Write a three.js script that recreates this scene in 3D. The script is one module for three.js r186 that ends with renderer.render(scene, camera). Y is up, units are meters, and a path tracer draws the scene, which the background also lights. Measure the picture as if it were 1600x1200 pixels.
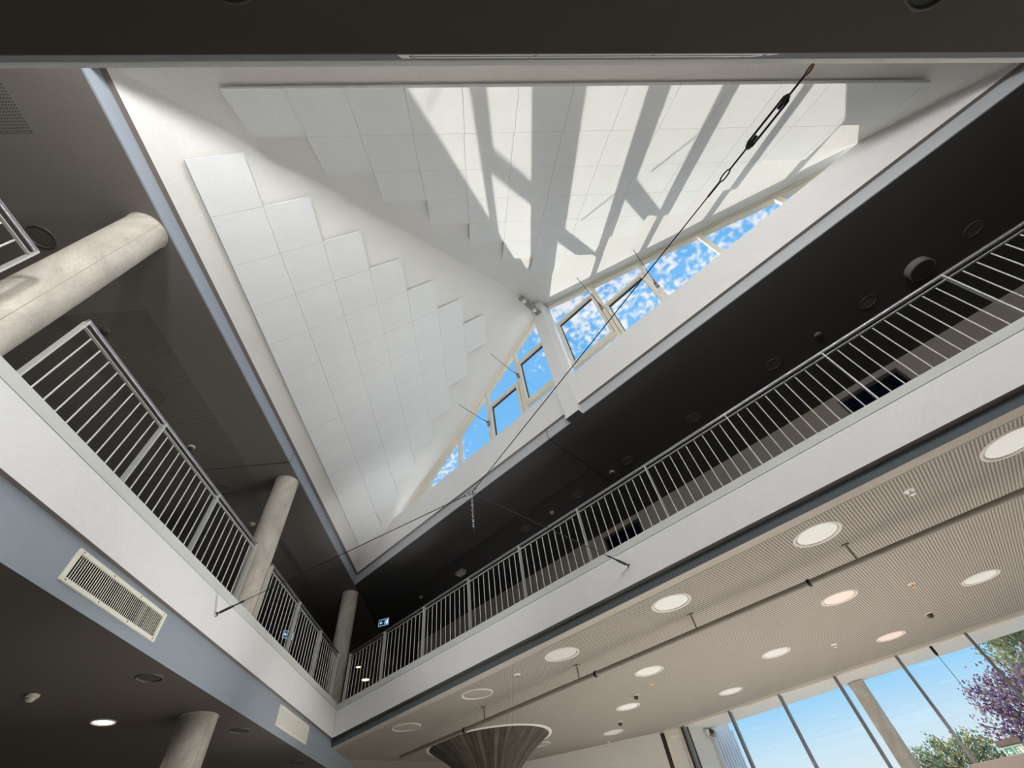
import * as THREE from 'three';
import { mergeGeometries, mergeVertices } from 'three/addons/utils/BufferGeometryUtils.js';
import { RoundedBoxGeometry } from 'three/addons/geometries/RoundedBoxGeometry.js';
import { ImprovedNoise } from 'three/addons/math/ImprovedNoise.js';

// ------------------------------------------------------------------ camera, sky, sun, exposure
const scene = new THREE.Scene();
const EYE = 1.5;                                  // all heights h below are measured from the eye
const camera = new THREE.PerspectiveCamera(2 * Math.atan(600 / 638.117) * 180 / Math.PI, 4 / 3, 0.05, 400);
camera.position.set(0, EYE, 0);
camera.rotation.set(0.87863, -0.145, -0.19, 'YXZ');
scene.add(camera);
const renderer = new THREE.WebGLRenderer({ antialias: true });
renderer.toneMapping = THREE.LinearToneMapping;
renderer.toneMappingExposure = 1.0;
renderer.shadowMap.enabled = true;
renderer.shadowMap.type = THREE.PCFSoftShadowMap;
const SUN_TRAVEL = new THREE.Vector3(-0.134, -0.386, 0.913).normalize();
const SUN_POWER = 6.2, SKY_POWER = 1.0, LAMP_POWER = 18;
const sun = new THREE.DirectionalLight(new THREE.Color(1.0, 0.95, 0.87), SUN_POWER);
sun.position.copy(SUN_TRAVEL).multiplyScalar(-60).add(new THREE.Vector3(2, 5, -6));
sun.target.position.set(2, 5, -6);
sun.castShadow = true; sun.shadow.mapSize.set(4096, 4096); sun.shadow.radius = 1;
Object.assign(sun.shadow.camera, { left: -30, right: 30, top: 25, bottom: -25, near: 1, far: 140 });
sun.name = 'sun'; scene.add(sun, sun.target);

// ------------------------------------------------------------------ noise, random numbers
let seed = 20240611;
const rnd = () => { seed = (seed * 1664525 + 1013904223) >>> 0; return seed / 4294967296; };
const perlin = new ImprovedNoise();
const fbm = (x, y, z, o = 4) => { let s = 0, a = 0.5; for (let i = 0; i < o; i++) { s += a * perlin.noise(x, y, z); x *= 2.03; y *= 2.03; z *= 2.03; a *= 0.5; } return s; };
const smooth = (a, b, x) => { const t = Math.min(1, Math.max(0, (x - a) / (b - a))); return t * t * (3 - 2 * t); };
const periodic = (u, v, f, o, k = 0) => {         // noise that repeats on the unit square
  const a = 2 * Math.PI * u, b = 2 * Math.PI * v, r = f / (2 * Math.PI);
  return fbm(r * Math.cos(a) + 7.3 + k, r * Math.sin(a) + r * Math.cos(b) * 0.93 + 3.1, r * Math.sin(b) + 1.7 * k, o);
};
function texture(w, h, fn, srgb = true) {
  const d = new Uint8Array(w * h * 4);
  for (let y = 0; y < h; y++) for (let x = 0; x < w; x++) {
    const c = fn((x + 0.5) / w, (y + 0.5) / h), o = (y * w + x) * 4;
    d[o] = Math.max(0, Math.min(255, c[0])); d[o + 1] = Math.max(0, Math.min(255, c[1])); d[o + 2] = Math.max(0, Math.min(255, c[2])); d[o + 3] = 255;
  }
  const t = new THREE.DataTexture(d, w, h, THREE.RGBAFormat);
  t.magFilter = THREE.LinearFilter; t.minFilter = THREE.LinearFilter; t.wrapS = t.wrapT = THREE.RepeatWrapping;
  if (srgb) t.colorSpace = THREE.SRGBColorSpace;
  t.needsUpdate = true; return t;
}
const tiled = (t, metres, turn = 0) => { const c = t.clone(); c.repeat.set(1 / metres, 1 / metres); c.rotation = turn; c.needsUpdate = true; return c; };

// the sky: clear blue with small broken clouds, the same in every direction round the horizon
{
  const W = 4096, H = 2048, d = new Float32Array(W * H * 4);
  const zen = [0.085, 0.390, 0.930], mid = [0.150, 0.530, 1.0], low = [0.260, 0.650, 1.0], hor = [0.760, 0.900, 0.960];
  const mix = (a, b, t) => a.map((v, i) => v + (b[i] - v) * t);
  for (let r = 0; r < H; r++) {
    const el = ((r + 0.5) / H - 0.5) * Math.PI, y = Math.sin(el), deg = el * 180 / Math.PI;
    for (let c = 0; c < W; c++) {
      const az = ((c + 0.5) / W - 0.5) * 2 * Math.PI, x = Math.cos(az) * Math.cos(el), z = Math.sin(az) * Math.cos(el);
      let col = deg <= 0 ? hor : deg < 10 ? mix(hor, low, smooth(1.5, 10, deg)) : deg < 38 ? mix(low, mid, smooth(10, 38, deg)) : mix(mid, zen, smooth(38, 90, deg));
      if (y > 0.09) {
        const k = 1 / (y + 0.05), px = x * k, pz = z * k;
        const cover = fbm(px * 1.8 + 0.58, pz * 1.8 + 3.58, 0.4, 3);
        const grain = fbm(px * 64 + 1.1, pz * 64 + 5.7, 2.2, 4) + 0.6 * fbm(px * 19 - 3, pz * 19 + 2, 6.1, 3);
        const a = smooth(-0.02, 0.8, 1.5 * grain + 1.5 * cover) * smooth(0.08, 0.4, y) * 0.95;
        col = mix(col, [0.93, 0.95, 0.97], a);
      }
      const o = (r * W + c) * 4; d[o] = col[0]; d[o + 1] = col[1]; d[o + 2] = col[2]; d[o + 3] = 1;
    }
  }
  const t = new THREE.DataTexture(d, W, H, THREE.RGBAFormat, THREE.FloatType);
  t.mapping = THREE.EquirectangularReflectionMapping; t.magFilter = t.minFilter = THREE.LinearFilter; t.needsUpdate = true;
  scene.background = t; scene.environment = t;
  scene.backgroundIntensity = SKY_POWER; scene.environmentIntensity = SKY_POWER;
}

// ------------------------------------------------------------------ materials
const plasterTex = texture(512, 512, (u, v) => { const n = periodic(u, v, 6, 5) * 4 + periodic(u, v, 60, 2, 3) * 6; const g = 248 + n; return [g, g, g]; });
const plasterBump = texture(256, 256, (u, v) => { const g = 128 + periodic(u, v, 40, 3, 5) * 150; return [g, g, g]; }, false);
const concreteTex = texture(1024, 1024, (u, v) => {
  const big = periodic(u, v, 5, 5), fine = periodic(u, v, 70, 3, 2), streak = periodic(u * 1, v * 1, 14, 4, 9);
  let g = 222 + big * 36 + fine * 20 + streak * 16;
  const stain = smooth(0.12, 0.42, periodic(u, v, 9, 4, 13)) * 14;
  const pit = smooth(0.36, 0.46, periodic(u, v, 130, 2, 21)) * 34;
  g -= stain + pit;
  return [g, g * 0.98 + 1, g * 0.945 + 2];
});
const boardTex = texture(1024, 512, (u, v) => {                         // boards of the shuttering leave rays up the cone
  const board = u * 64, i = Math.floor(board), f = board - i, tone = (Math.abs(Math.sin(i * 12.9898) * 43758.5453) % 1);
  const seam = Math.min(f, 1 - f) < 0.05 ? 60 : 0;
  const g = 172 + (tone - 0.5) * 60 + fbm(u * 90, v * 5, 3.3, 4) * 60 + fbm(u * 12, v * 12, 1.3, 3) * 30 - seam;
  return [g, g * 0.96, g * 0.88];
});
const perfFine = texture(512, 512, (u, v) => {
  const a = (u * 8) % 1 - 0.5, b = (v * 8) % 1 - 0.5, hole = 1 - smooth(0.2, 0.27, Math.hypot(a, b)), g = 250 * (1 - hole) + 105 * hole;
  return [g, g, g];
});
const perfTex = texture(512, 512, (u, v) => {                           // a square of 8 x 8 punched holes
  const a = (u * 8) % 1 - 0.5, b = (v * 8) % 1 - 0.5, hole = 1 - smooth(0.25, 0.31, Math.hypot(a, b)), g = 250 * (1 - hole) + 42 * hole;
  return [g, g, g];
});
const floorTex = texture(512, 512, (u, v) => { const g = 214 + periodic(u, v, 9, 5) * 26 + periodic(u, v, 120, 2, 4) * 30; return [g, g * 0.992, g * 0.98]; });
const P = (o) => new THREE.MeshStandardMaterial(Object.assign({ roughness: 0.85, metalness: 0 }, o));
const painted = (hex, metres = 2.4, o = {}) => P(Object.assign({ color: hex, map: tiled(plasterTex, metres), bumpMap: tiled(plasterBump, 0.5), bumpScale: 0.0006 }, o));
const M = {
  roof: painted(0xeceae6), tile: P({ color: 0xeceeed, map: tiled(plasterTex, 1.9), roughness: 0.8 }),
  fascia: painted(0xeeedec), cap: painted(0xd6d8d3, 1.7), band: painted(0x98a1a9, 2.1), bandShaded: painted(0x62686c, 2.1), bandNear: painted(0x6c6e70, 2.1), eave: painted(0xf1efe9, 2.1), rim: painted(0xa9b2bd, 2.1), rimRight: painted(0xc3c6ca, 2.1),  // right band: the left band paint, darkened because less light falls there
  ceilingUpper: painted(0x75706a, 3.1), ceilingUpperShaded: painted(0x4b4948, 3.1), ceilingLeft: painted(0x5c564f, 3.1), ceilingRight: painted(0xb4ada1, 2.7), undersideShade: painted(0x857b75, 2.0), undersideShadeRight: painted(0x4f4a47, 2.0),  // right upper ceiling and undersides have shade put into their colour
  perfRight: P({ color: 0xb4ada1, map: tiled(perfTex, 0.3), bumpMap: tiled(perfTex, 0.3), bumpScale: 0.004 }),
  perfUpper: P({ color: 0x736f68, map: tiled(perfFine, 0.24), bumpMap: tiled(perfFine, 0.24), bumpScale: 0.002 }),
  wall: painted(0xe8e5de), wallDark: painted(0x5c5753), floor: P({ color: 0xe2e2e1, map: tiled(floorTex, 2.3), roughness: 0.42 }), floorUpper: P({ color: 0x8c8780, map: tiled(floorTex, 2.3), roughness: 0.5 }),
  concrete: P({ color: 0xe3dfd8, map: tiled(concreteTex, 2.2), bumpMap: tiled(concreteTex, 2.2), bumpScale: 0.002 }),
  board: P({ color: 0x7d7a72, map: boardTex, bumpMap: boardTex, bumpScale: 0.012 }),
  steel: P({ color: 0xd4d4ce, roughness: 0.42, metalness: 0.35 }), handrail: P({ color: 0xb9b6bb, roughness: 0.28, metalness: 0.9 }),
  cream: P({ color: 0xe7e1d2, roughness: 0.5 }), gasket: P({ color: 0x3a3d40, roughness: 0.7 }), vent: P({ color: 0xe9e6d6, roughness: 0.55 }), ventDark: P({ color: 0x15130f }),
  black: P({ color: 0x1c1b1e, roughness: 0.5, metalness: 0.4 }), rust: P({ color: 0x6b4a33, roughness: 0.6, metalness: 0.5 }), chain: P({ color: 0xa6a8aa, roughness: 0.35, metalness: 0.85 }),
  white: P({ color: 0xe9e8e3, roughness: 0.5 }), offWhite: P({ color: 0xcfc9b8, roughness: 0.5 }), darkPlastic: P({ color: 0x2b2a29, roughness: 0.5 }), grey: P({ color: 0x8f8d8a, roughness: 0.5 }),
  pipe: P({ color: 0x8f887d, roughness: 0.5 }), yellow: P({ color: 0xe0b53a, roughness: 0.5 }), greyBox: P({ color: 0x74706c, roughness: 0.6 }),
  mullion: P({ color: 0x8d8f92, roughness: 0.35, metalness: 0.5 }), mullionDark: P({ color: 0x3b3632, roughness: 0.5 }), louvre: P({ color: 0xdfe6ee, roughness: 0.4, metalness: 0.2 }),
  glass: new THREE.MeshPhysicalMaterial({ color: 0xffffff, roughness: 0.0, transmission: 1, thickness: 0, ior: 1.45 }),
  darkGlass: new THREE.MeshPhysicalMaterial({ color: 0x06121f, roughness: 0.08, metalness: 0 }),
  ground: P({ color: 0xcfccc2, map: tiled(floorTex, 4), roughness: 0.9 }),
  ringDark: P({ color: 0x55524e, roughness: 0.5 }), ringLight: P({ color: 0xd8d4ca, roughness: 0.4 }),
  bark: P({ color: 0x5a4a3e }), leafPurple: new THREE.MeshPhysicalMaterial({ color: 0x74507a, roughness: 0.95, transmission: 0.4, thickness: 0, side: THREE.DoubleSide }), leafPink: new THREE.MeshPhysicalMaterial({ color: 0xc79a9c, roughness: 0.95, transmission: 0.4, thickness: 0, side: THREE.DoubleSide }),
  leafOlive: new THREE.MeshPhysicalMaterial({ color: 0xb3b27a, roughness: 0.95, transmission: 0.4, thickness: 0, side: THREE.DoubleSide }), leafGreen: new THREE.MeshPhysicalMaterial({ color: 0x7b8f72, roughness: 0.95, transmission: 0.4, thickness: 0, side: THREE.DoubleSide }), leafYellow: new THREE.MeshPhysicalMaterial({ color: 0xd9b24e, roughness: 0.95, transmission: 0.4, thickness: 0, side: THREE.DoubleSide }),
};
const glow = (r, g, b, base = 0xf2f0ea) => P({ color: base, emissive: new THREE.Color(r, g, b), emissiveIntensity: 1, roughness: 0.5 });

// ------------------------------------------------------------------ helpers
const C45 = Math.SQRT1_2;
const names = new Map();
function numbered(name) { const k = names.get(name) ?? 0; names.set(name, k + 1); return k ? name + '_' + String(k).padStart(3, '0') : name; }
function tag(o, label, category, group, kind) { o.userData = { ...o.userData, label, category }; if (group) o.userData.group = group; if (kind) o.userData.kind = kind; return o; }
function base(name, label, category, group, kind) { const g = new THREE.Group(); g.name = numbered(name); tag(g, label, category, group, kind); scene.add(g); return g; }
function part(name, geo, mat, parent) { const m = new THREE.Mesh(geo, mat); m.name = name; m.castShadow = m.receiveShadow = true; parent.add(m); return m; }
function struct(name, geo, mat, label, category) { const m = new THREE.Mesh(geo, mat); m.name = name; m.castShadow = m.receiveShadow = true; tag(m, label, category, null, 'structure'); scene.add(m); return m; }
function uvMetres(g) {                                   // uv in metres by the way each face points
  g = g.index ? g.toNonIndexed() : g; g.deleteAttribute('uv');
  const p = g.attributes.position, uv = new Float32Array(p.count * 2), a = new THREE.Vector3(), b = new THREE.Vector3(), c = new THREE.Vector3(), n = new THREE.Vector3();
  for (let i = 0; i < p.count; i += 3) {
    a.fromBufferAttribute(p, i); b.fromBufferAttribute(p, i + 1); c.fromBufferAttribute(p, i + 2);
    n.copy(b).sub(a).cross(c.clone().sub(a)); const x = Math.abs(n.x), y = Math.abs(n.y), z = Math.abs(n.z);
    [a, b, c].forEach((q, k) => { const o = (i + k) * 2; if (y >= x && y >= z) { uv[o] = q.x; uv[o + 1] = q.z; } else if (x >= z) { uv[o] = q.z; uv[o + 1] = q.y; } else { uv[o] = q.x; uv[o + 1] = q.y; } });
  }
  g.setAttribute('uv', new THREE.BufferAttribute(uv, 2)); return g;
}
const box = (x0, x1, y0, y1, z0, z1) => uvMetres(new THREE.BoxGeometry(x1 - x0, y1 - y0, z1 - z0).translate((x0 + x1) / 2, (y0 + y1) / 2, (z0 + z1) / 2));
const rbox = (x0, x1, y0, y1, z0, z1, r = 0.004) => uvMetres(new RoundedBoxGeometry(x1 - x0, y1 - y0, z1 - z0, 1, r).translate((x0 + x1) / 2, (y0 + y1) / 2, (z0 + z1) / 2));
const join = (list) => mergeGeometries(list.map((g) => { g = g.index ? g.toNonIndexed() : g.clone(); if (!g.attributes.uv) g.setAttribute('uv', new THREE.BufferAttribute(new Float32Array(g.attributes.position.count * 2), 2)); for (const k of Object.keys(g.attributes)) if (!['position', 'normal', 'uv'].includes(k)) g.deleteAttribute(k); return g; }));
function slab(points, h0, h1, holes = []) {              // a flat plate: outline in (x, z), from height h0 to h1 over the eye
  const s = new THREE.Shape(points.map(([x, z]) => new THREE.Vector2(x, -z)));
  holes.forEach((q) => s.holes.push(new THREE.Path(q.map(([x, z]) => new THREE.Vector2(x, -z)))));
  return uvMetres(new THREE.ExtrudeGeometry(s, { depth: h1 - h0, bevelEnabled: false }).rotateX(-Math.PI / 2).translate(0, h0 + EYE, 0));
}
const lathe = (pts, seg = 24) => new THREE.LatheGeometry(pts.map((p) => new THREE.Vector2(...p)), seg);
const V = (x, h, z) => new THREE.Vector3(x, h + EYE, z);
function rod(a, b, r, seg = 8) { const d = b.clone().sub(a), g = new THREE.CylinderGeometry(r, r, d.length(), seg); g.applyQuaternion(new THREE.Quaternion().setFromUnitVectors(new THREE.Vector3(0, 1, 0), d.clone().normalize())); const m = a.clone().add(b).multiplyScalar(0.5); return g.translate(m.x, m.y, m.z); }
// the right-hand side of the triangle runs at 45 degrees: place by d (distance from the eye's upright line), s (along, towards the near corner)
const R = (s, d, h) => V(C45 * (s + d), h, C45 * (s - d));
const onRight = (o, s = 0, d = 0, h = -EYE) => { o.position.copy(R(s, d, h)); o.rotation.y = -Math.PI / 4; return o; };   // local x = s, local z = -d
const onLeft = (o, x = 0, z = 0, h = -EYE) => { o.position.copy(V(x, h, z)); o.rotation.y = Math.PI / 2; return o; };     // local x = -z, local z = x
const rightGeo = (g) => { g.rotateY(-Math.PI / 4); return g; };
const rbx = (s0, s1, d0, d1, h0, h1) => box(s0, s1, h0 + EYE, h1 + EYE, -d1, -d0);   // box in the right-hand frame, before turning

// main levels and lines
const H_UP = 5.9, H_RIM = 6.15, H_RIGHT = 2.288, H_LEFT = 1.965, H_FB = 2.407, H_FLOOR2 = 2.85, H_GROOVE = 2.87, H_CAP = 2.985;
const X_F = -3.545, D_F = 5.42, Z_F = -0.035, X_B = -3.60, D_B = 5.53, X_RIM = -3.806, D_RIM = 5.605;
const D_GLASS = 14.35, D_EAVE = 16.05, D_BACK = 9.73;
const SQ2 = Math.SQRT2, xOn = (d, z) => z + d * SQ2, zOn = (d, x) => x - d * SQ2;

// ------------------------------------------------------------------ the shell
struct('ground', new THREE.CircleGeometry(150, 48).rotateX(-Math.PI / 2).translate(10, -0.06, -10), M.ground, 'pale paved ground outside the glazed hall', 'ground');
struct('floor', slab([[-9.6, 6.1], [xOn(D_GLASS, 6.1), 6.1], [xOn(D_GLASS, -15.13), -15.13], [-9.6, -19.5]], -EYE - 0.2, -EYE), M.floor, 'pale polished floor of the hall below the opening', 'floor');
struct('floor_upper', slab([[-9.6, 6.1], [20.1, 6.1], [-2.5, -16.5], [-2.5, -26], [-9.6, -26]], H_FB, H_FLOOR2, [[[X_B, 0.02], [X_B, zOn(D_B, X_B)], [xOn(D_B, 0.02), 0.02]]]), M.floorUpper, 'grey floor slab of the upper gallery round the opening', 'floor');
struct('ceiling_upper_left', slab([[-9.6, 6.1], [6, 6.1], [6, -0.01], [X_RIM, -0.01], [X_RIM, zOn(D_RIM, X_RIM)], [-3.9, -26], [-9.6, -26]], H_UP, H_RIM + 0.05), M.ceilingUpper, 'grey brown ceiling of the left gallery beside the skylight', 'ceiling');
struct('ceiling_upper_right', slab([[6, 6.1], [20.1, 6.1], [-2.5, -16.5], [-2.5, -26], [-3.9, -26], [X_RIM, zOn(D_RIM, X_RIM)], [xOn(D_RIM, -0.01), -0.01], [6, -0.01]], H_UP, H_RIM + 0.05), M.ceilingUpperShaded, 'ceiling of the right gallery beside the skylight, shade painted into its colour', 'ceiling');  // same ceiling as the left, its dimness put into the colour
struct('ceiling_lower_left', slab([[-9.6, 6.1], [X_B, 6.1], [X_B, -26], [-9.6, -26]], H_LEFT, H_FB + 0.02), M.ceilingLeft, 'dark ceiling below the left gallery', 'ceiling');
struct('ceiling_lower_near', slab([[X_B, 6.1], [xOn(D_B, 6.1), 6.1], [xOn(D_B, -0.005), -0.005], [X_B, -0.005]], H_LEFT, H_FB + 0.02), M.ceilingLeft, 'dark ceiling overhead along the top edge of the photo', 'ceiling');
{
  const z0 = -21, lo = [[xOn(D_B, 6.1), 6.1], [xOn(D_GLASS, 6.1), 6.1], [xOn(D_GLASS, z0 + 2), z0 + 2], [X_B, z0 + 2], [X_B, zOn(D_B, X_B)]];
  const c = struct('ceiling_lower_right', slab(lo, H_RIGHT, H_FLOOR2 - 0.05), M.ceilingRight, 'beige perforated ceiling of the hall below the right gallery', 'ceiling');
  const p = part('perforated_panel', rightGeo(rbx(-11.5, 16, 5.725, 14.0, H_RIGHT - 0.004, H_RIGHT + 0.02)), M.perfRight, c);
  // keep the holes square to the 45 degree edge: uv follow the turned panel
  const g = box(-11.5, 16, 0, 0.024, -14.0, -5.725); p.geometry.setAttribute('uv', g.attributes.uv);
  struct('hall_roof', slab([[xOn(D_BACK, 6.1), 6.1], [xOn(D_EAVE, 6.1), 6.1], [xOn(D_EAVE, z0), z0], [-2.5, z0], [-2.5, -16]], H_FLOOR2 - 0.06, H_FLOOR2 + 0.1), M.wall, 'flat roof over the glazed hall', 'roof');
  struct('trim_eave', rightGeo(rbx(-12, 24, D_GLASS + 0.06, D_EAVE, H_RIGHT + 0.01, H_FLOOR2 + 0.05)), M.eave, 'white eave outside the glass wall', 'eave');
}
// upper ceiling: perforated panels on the left
{
  const c = scene.getObjectByName('ceiling_upper_left'), c2 = scene.getObjectByName('ceiling_upper_right');
  for (const [z0, z1] of [[-0.69, 2.0], [-8.6, -2.92]]) part('perforated_panel', box(-7.0, -4.65, H_UP + EYE - 0.004, H_UP + EYE + 0.02, z0, z1), M.perfUpper, c);
  part('expansion_joint', rod(V(X_RIM, H_UP, -6.42), V(-9, H_UP, -6.42), 0.008, 6), M.black, c);
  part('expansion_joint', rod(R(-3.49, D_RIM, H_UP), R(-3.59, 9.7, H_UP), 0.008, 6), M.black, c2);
}
// walls
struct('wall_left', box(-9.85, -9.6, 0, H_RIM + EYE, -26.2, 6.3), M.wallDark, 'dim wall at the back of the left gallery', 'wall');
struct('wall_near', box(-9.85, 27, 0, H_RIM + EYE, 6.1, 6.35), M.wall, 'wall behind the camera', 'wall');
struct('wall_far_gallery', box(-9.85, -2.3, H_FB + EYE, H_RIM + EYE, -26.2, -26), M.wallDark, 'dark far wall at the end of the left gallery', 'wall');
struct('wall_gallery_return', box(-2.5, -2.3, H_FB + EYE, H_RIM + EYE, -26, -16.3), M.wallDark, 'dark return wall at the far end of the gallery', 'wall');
struct('wall_right_gallery', rightGeo(rbx(-13.6, 19.5, D_BACK, D_BACK + 0.17, H_FLOOR2, H_UP + 0.1)), painted(0xa39a90, 2.3), 'grey beige back wall of the right gallery behind the railing', 'wall');
function hallWall() {                                    // slanted white wall at the far end of the hall
  const dx = 0.9609, dz = 0.2773, turn = Math.atan2(-dz, dx);
  const g = box(-11, 4.10, 0, H_RIGHT + EYE + 0.3, -0.2, 0); g.rotateY(turn); g.translate(0.63, 0, -16.51);
  struct('wall_hall_end', g, M.wall, 'white wall at the far end of the hall left of the glass', 'wall');
  const d = base('door_1', 'narrow white framed door light beside the dark post at the glass', 'door', null, 'structure');
  d.position.set(0.63, 0, -16.51); d.rotation.y = turn;
  part('recess_shade', box(4.10, 4.26, 0, H_RIGHT + EYE, -0.55, -0.35), M.mullionDark, d);  // dark strip that paints the shade of the recess
  part('door_frame', join([box(4.22, 4.34, 0, H_RIGHT + EYE - 0.12, -0.25, 0.02), box(4.22, 4.72, H_RIGHT + EYE - 0.16, H_RIGHT + EYE + 0.1, -0.25, 0.02), box(4.66, 4.72, 0, H_RIGHT + EYE - 0.12, -0.25, 0.02)]), M.cream, d);
  part('panel', box(4.34, 4.66, 0, H_RIGHT + EYE - 0.16, -0.2, -0.1), M.white, d);
  part('post', rbox(4.72, 4.93, 0, H_RIGHT + EYE, -0.3, 0.06), M.mullionDark, d);
}
hallWall();

// ------------------------------------------------------------------ fascias and bands round the opening
const zcF = zOn(D_F, X_F), zcB = zOn(D_B, X_B);
struct('trim_1', box(X_F - 0.16, X_F, H_FB + EYE, H_GROOVE + EYE - 0.004, zcF - 0.25, 3), M.fascia, 'white fascia of the left gallery', 'fascia');
struct('trim_2', box(X_F - 0.16, X_F + 0.002, H_GROOVE + EYE + 0.004, H_CAP + EYE, zcF - 0.25, 3), M.cap, 'pale grey coping on the left fascia below the railing', 'coping');
struct('trim_3', rightGeo(rbx(-12.2, 12, D_F, D_F + 0.16, H_FB, H_GROOVE - 0.004)).clone(), M.fascia, 'white fascia of the right gallery', 'fascia');
struct('trim_4', rightGeo(rbx(-12.2, 12, D_F - 0.002, D_F + 0.16, H_GROOVE + 0.004, H_CAP)), M.cap, 'pale grey coping on the right fascia below the railing', 'coping');
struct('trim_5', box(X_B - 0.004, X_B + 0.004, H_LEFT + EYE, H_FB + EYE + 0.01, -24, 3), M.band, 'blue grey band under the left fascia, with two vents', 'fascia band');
struct('trim_6', rightGeo(rbx(-12.5, 14, D_B - 0.004, D_B + 0.004, H_RIGHT, H_FB + 0.01)), M.bandShaded, 'narrow blue grey band under the right fascia, shade painted into its colour', 'fascia band');
struct('trim_7', box(X_F - 0.3, 9, H_FB + EYE, H_GROOVE + EYE, Z_F, Z_F + 0.16), M.fascia, 'fascia of the near gallery seen from underneath', 'fascia');
struct('trim_8', box(X_F - 0.3, 9, H_GROOVE + EYE, H_CAP + EYE, -0.0613, 0.1), M.cap, 'coping of the near gallery along the top of the photo', 'coping');
{ // the near band leans out a little
  const s = new THREE.Shape([[-0.004, H_LEFT], [-0.0075, H_LEFT], [-0.031, H_FB], [-0.004, H_FB]].map(([a, b]) => new THREE.Vector2(a, b + EYE)));
  const g = new THREE.ExtrudeGeometry(s, { depth: 12.2, bevelEnabled: false }).rotateY(-Math.PI / 2); g.translate(8.6, 0, 0);
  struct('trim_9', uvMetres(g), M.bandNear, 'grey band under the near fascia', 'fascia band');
}

struct('trim_14', box(X_B - 0.05, X_F - 0.002, H_FB + EYE - 0.003, H_FB + EYE + 0.01, zcF - 0.2, 0), M.undersideShade, 'painted mauve grey shade under the left fascia', 'painted shade strip');  // thin plate that paints the shade under the left fascia
struct('trim_15', rightGeo(rbx(-12.2, 12, D_F + 0.002, D_B + 0.05, H_FB - 0.003, H_FB + 0.01)), M.undersideShadeRight, 'painted dark shade under the right fascia', 'painted shade strip');  // darker plate standing in for shade under the right fascia

// ------------------------------------------------------------------ the skylight
const KA = 0.8, XA = -3.735, ZB = -0.08, D_WIN = 5.9, LEN = Math.hypot(1, KA);
function slopeFrame(o, e1, e2, origin) { const a = e1.clone().normalize(), b = e2.clone().normalize(), c = a.clone().cross(b); o.matrixAutoUpdate = true; const m = new THREE.Matrix4().makeBasis(a, b, c).setPosition(origin); m.decompose(o.position, o.quaternion, o.scale); return o; }
function slope(name, label, e1, e2, origin, world) {      // a thick triangular plate, its inner face in the plane z = 0 of the frame
  const m = new THREE.Matrix4().makeBasis(e1.clone().normalize(), e2.clone().normalize(), e1.clone().cross(e2).normalize()).setPosition(origin).invert();
  const s = new THREE.Shape(world.map((p) => { const q = p.clone().applyMatrix4(m); return new THREE.Vector2(q.x, q.y); }));
  const o = new THREE.Mesh(uvMetres(new THREE.ExtrudeGeometry(s, { depth: 0.25, bevelEnabled: false }).translate(0, 0, -0.25)), M.roof);
  o.name = name; o.castShadow = o.receiveShadow = true; tag(o, label, 'ceiling', null, 'structure'); scene.add(o);
  return slopeFrame(o, e1, e2, origin);
}
const dEnd = D_WIN + 0.09, tV = (dEnd * SQ2 - (ZB - XA) * -1 * 1) ;
const run = (d) => (d * SQ2 + XA * -1 + ZB) / 2;           // plan length of the valley to the plane d
const valley = (d) => { const t = run(d); return V(XA + t, H_RIM + KA * t, ZB - t); };
const roofA = slope('ceiling_left_slope', 'white sloping ceiling of the skylight on the left, with square panels', new THREE.Vector3(0, 0, -1), new THREE.Vector3(1, KA, 0), V(XA, H_RIM, 0),
  [V(XA, H_RIM, ZB), V(XA, H_RIM, zOn(dEnd, XA)), valley(dEnd)]);
const roofB = slope('ceiling_near_slope', 'white sloping ceiling of the skylight above the near side, crossed by sunlight', new THREE.Vector3(-1, 0, 0), new THREE.Vector3(0, KA, -1), V(0, H_RIM, ZB),
  [V(XA, H_RIM, ZB), V(xOn(dEnd, ZB), H_RIM, ZB), valley(dEnd)]);
const PITCH = 0.705, TH = 0.05, GAP = 0.05;
function tileRow(roof, a0, a1, s0, s1, sign) {             // square panels from a0 to a1 along the slope's foot
  const out = []; let a = a0;
  while (a < a1 - 0.08) { const b = Math.min(a + PITCH, a1), w = b - a - 0.003, g = tileGeo(w, s1 - s0 - 0.003), m = part('acoustic_panel', g, M.tile, roof); m.position.set(sign * (a + b) / 2, (s0 + s1) / 2, GAP + TH / 2); out.push(m); a = b; }
  return out;
}
const tileCache = new Map();
function tileGeo(w, l) { const k = w.toFixed(3) + l.toFixed(3); if (!tileCache.has(k)) tileCache.set(k, uvMetres(new RoundedBoxGeometry(w, l, TH, 1, 0.0015))); return tileCache.get(k); }
// left slope: rows climb from the foot; a counts along -z
const endA = [10.45, 9.72, 9.0, 8.32, 7.62, 6.86, 6.15];
for (let r = 0; r < 7; r++) tileRow(roofA, 1.06 + 0.704 * r, endA[r], 0.315 + 0.701 * r, 0.315 + 0.701 * (r + 1), 1);
// near slope: a counts along x
const endB = [6.57, 5.86, 5.14, 4.43, 3.72, 3.01, 2.30];
for (let r = 0; r < 7; r++) tileRow(roofB, r === 0 ? -2.68 : -1.985 + 0.7085 * (r - 1), endB[r], 0.255 + 0.70 * r, 0.255 + 0.70 * (r + 1), -1);
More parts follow.
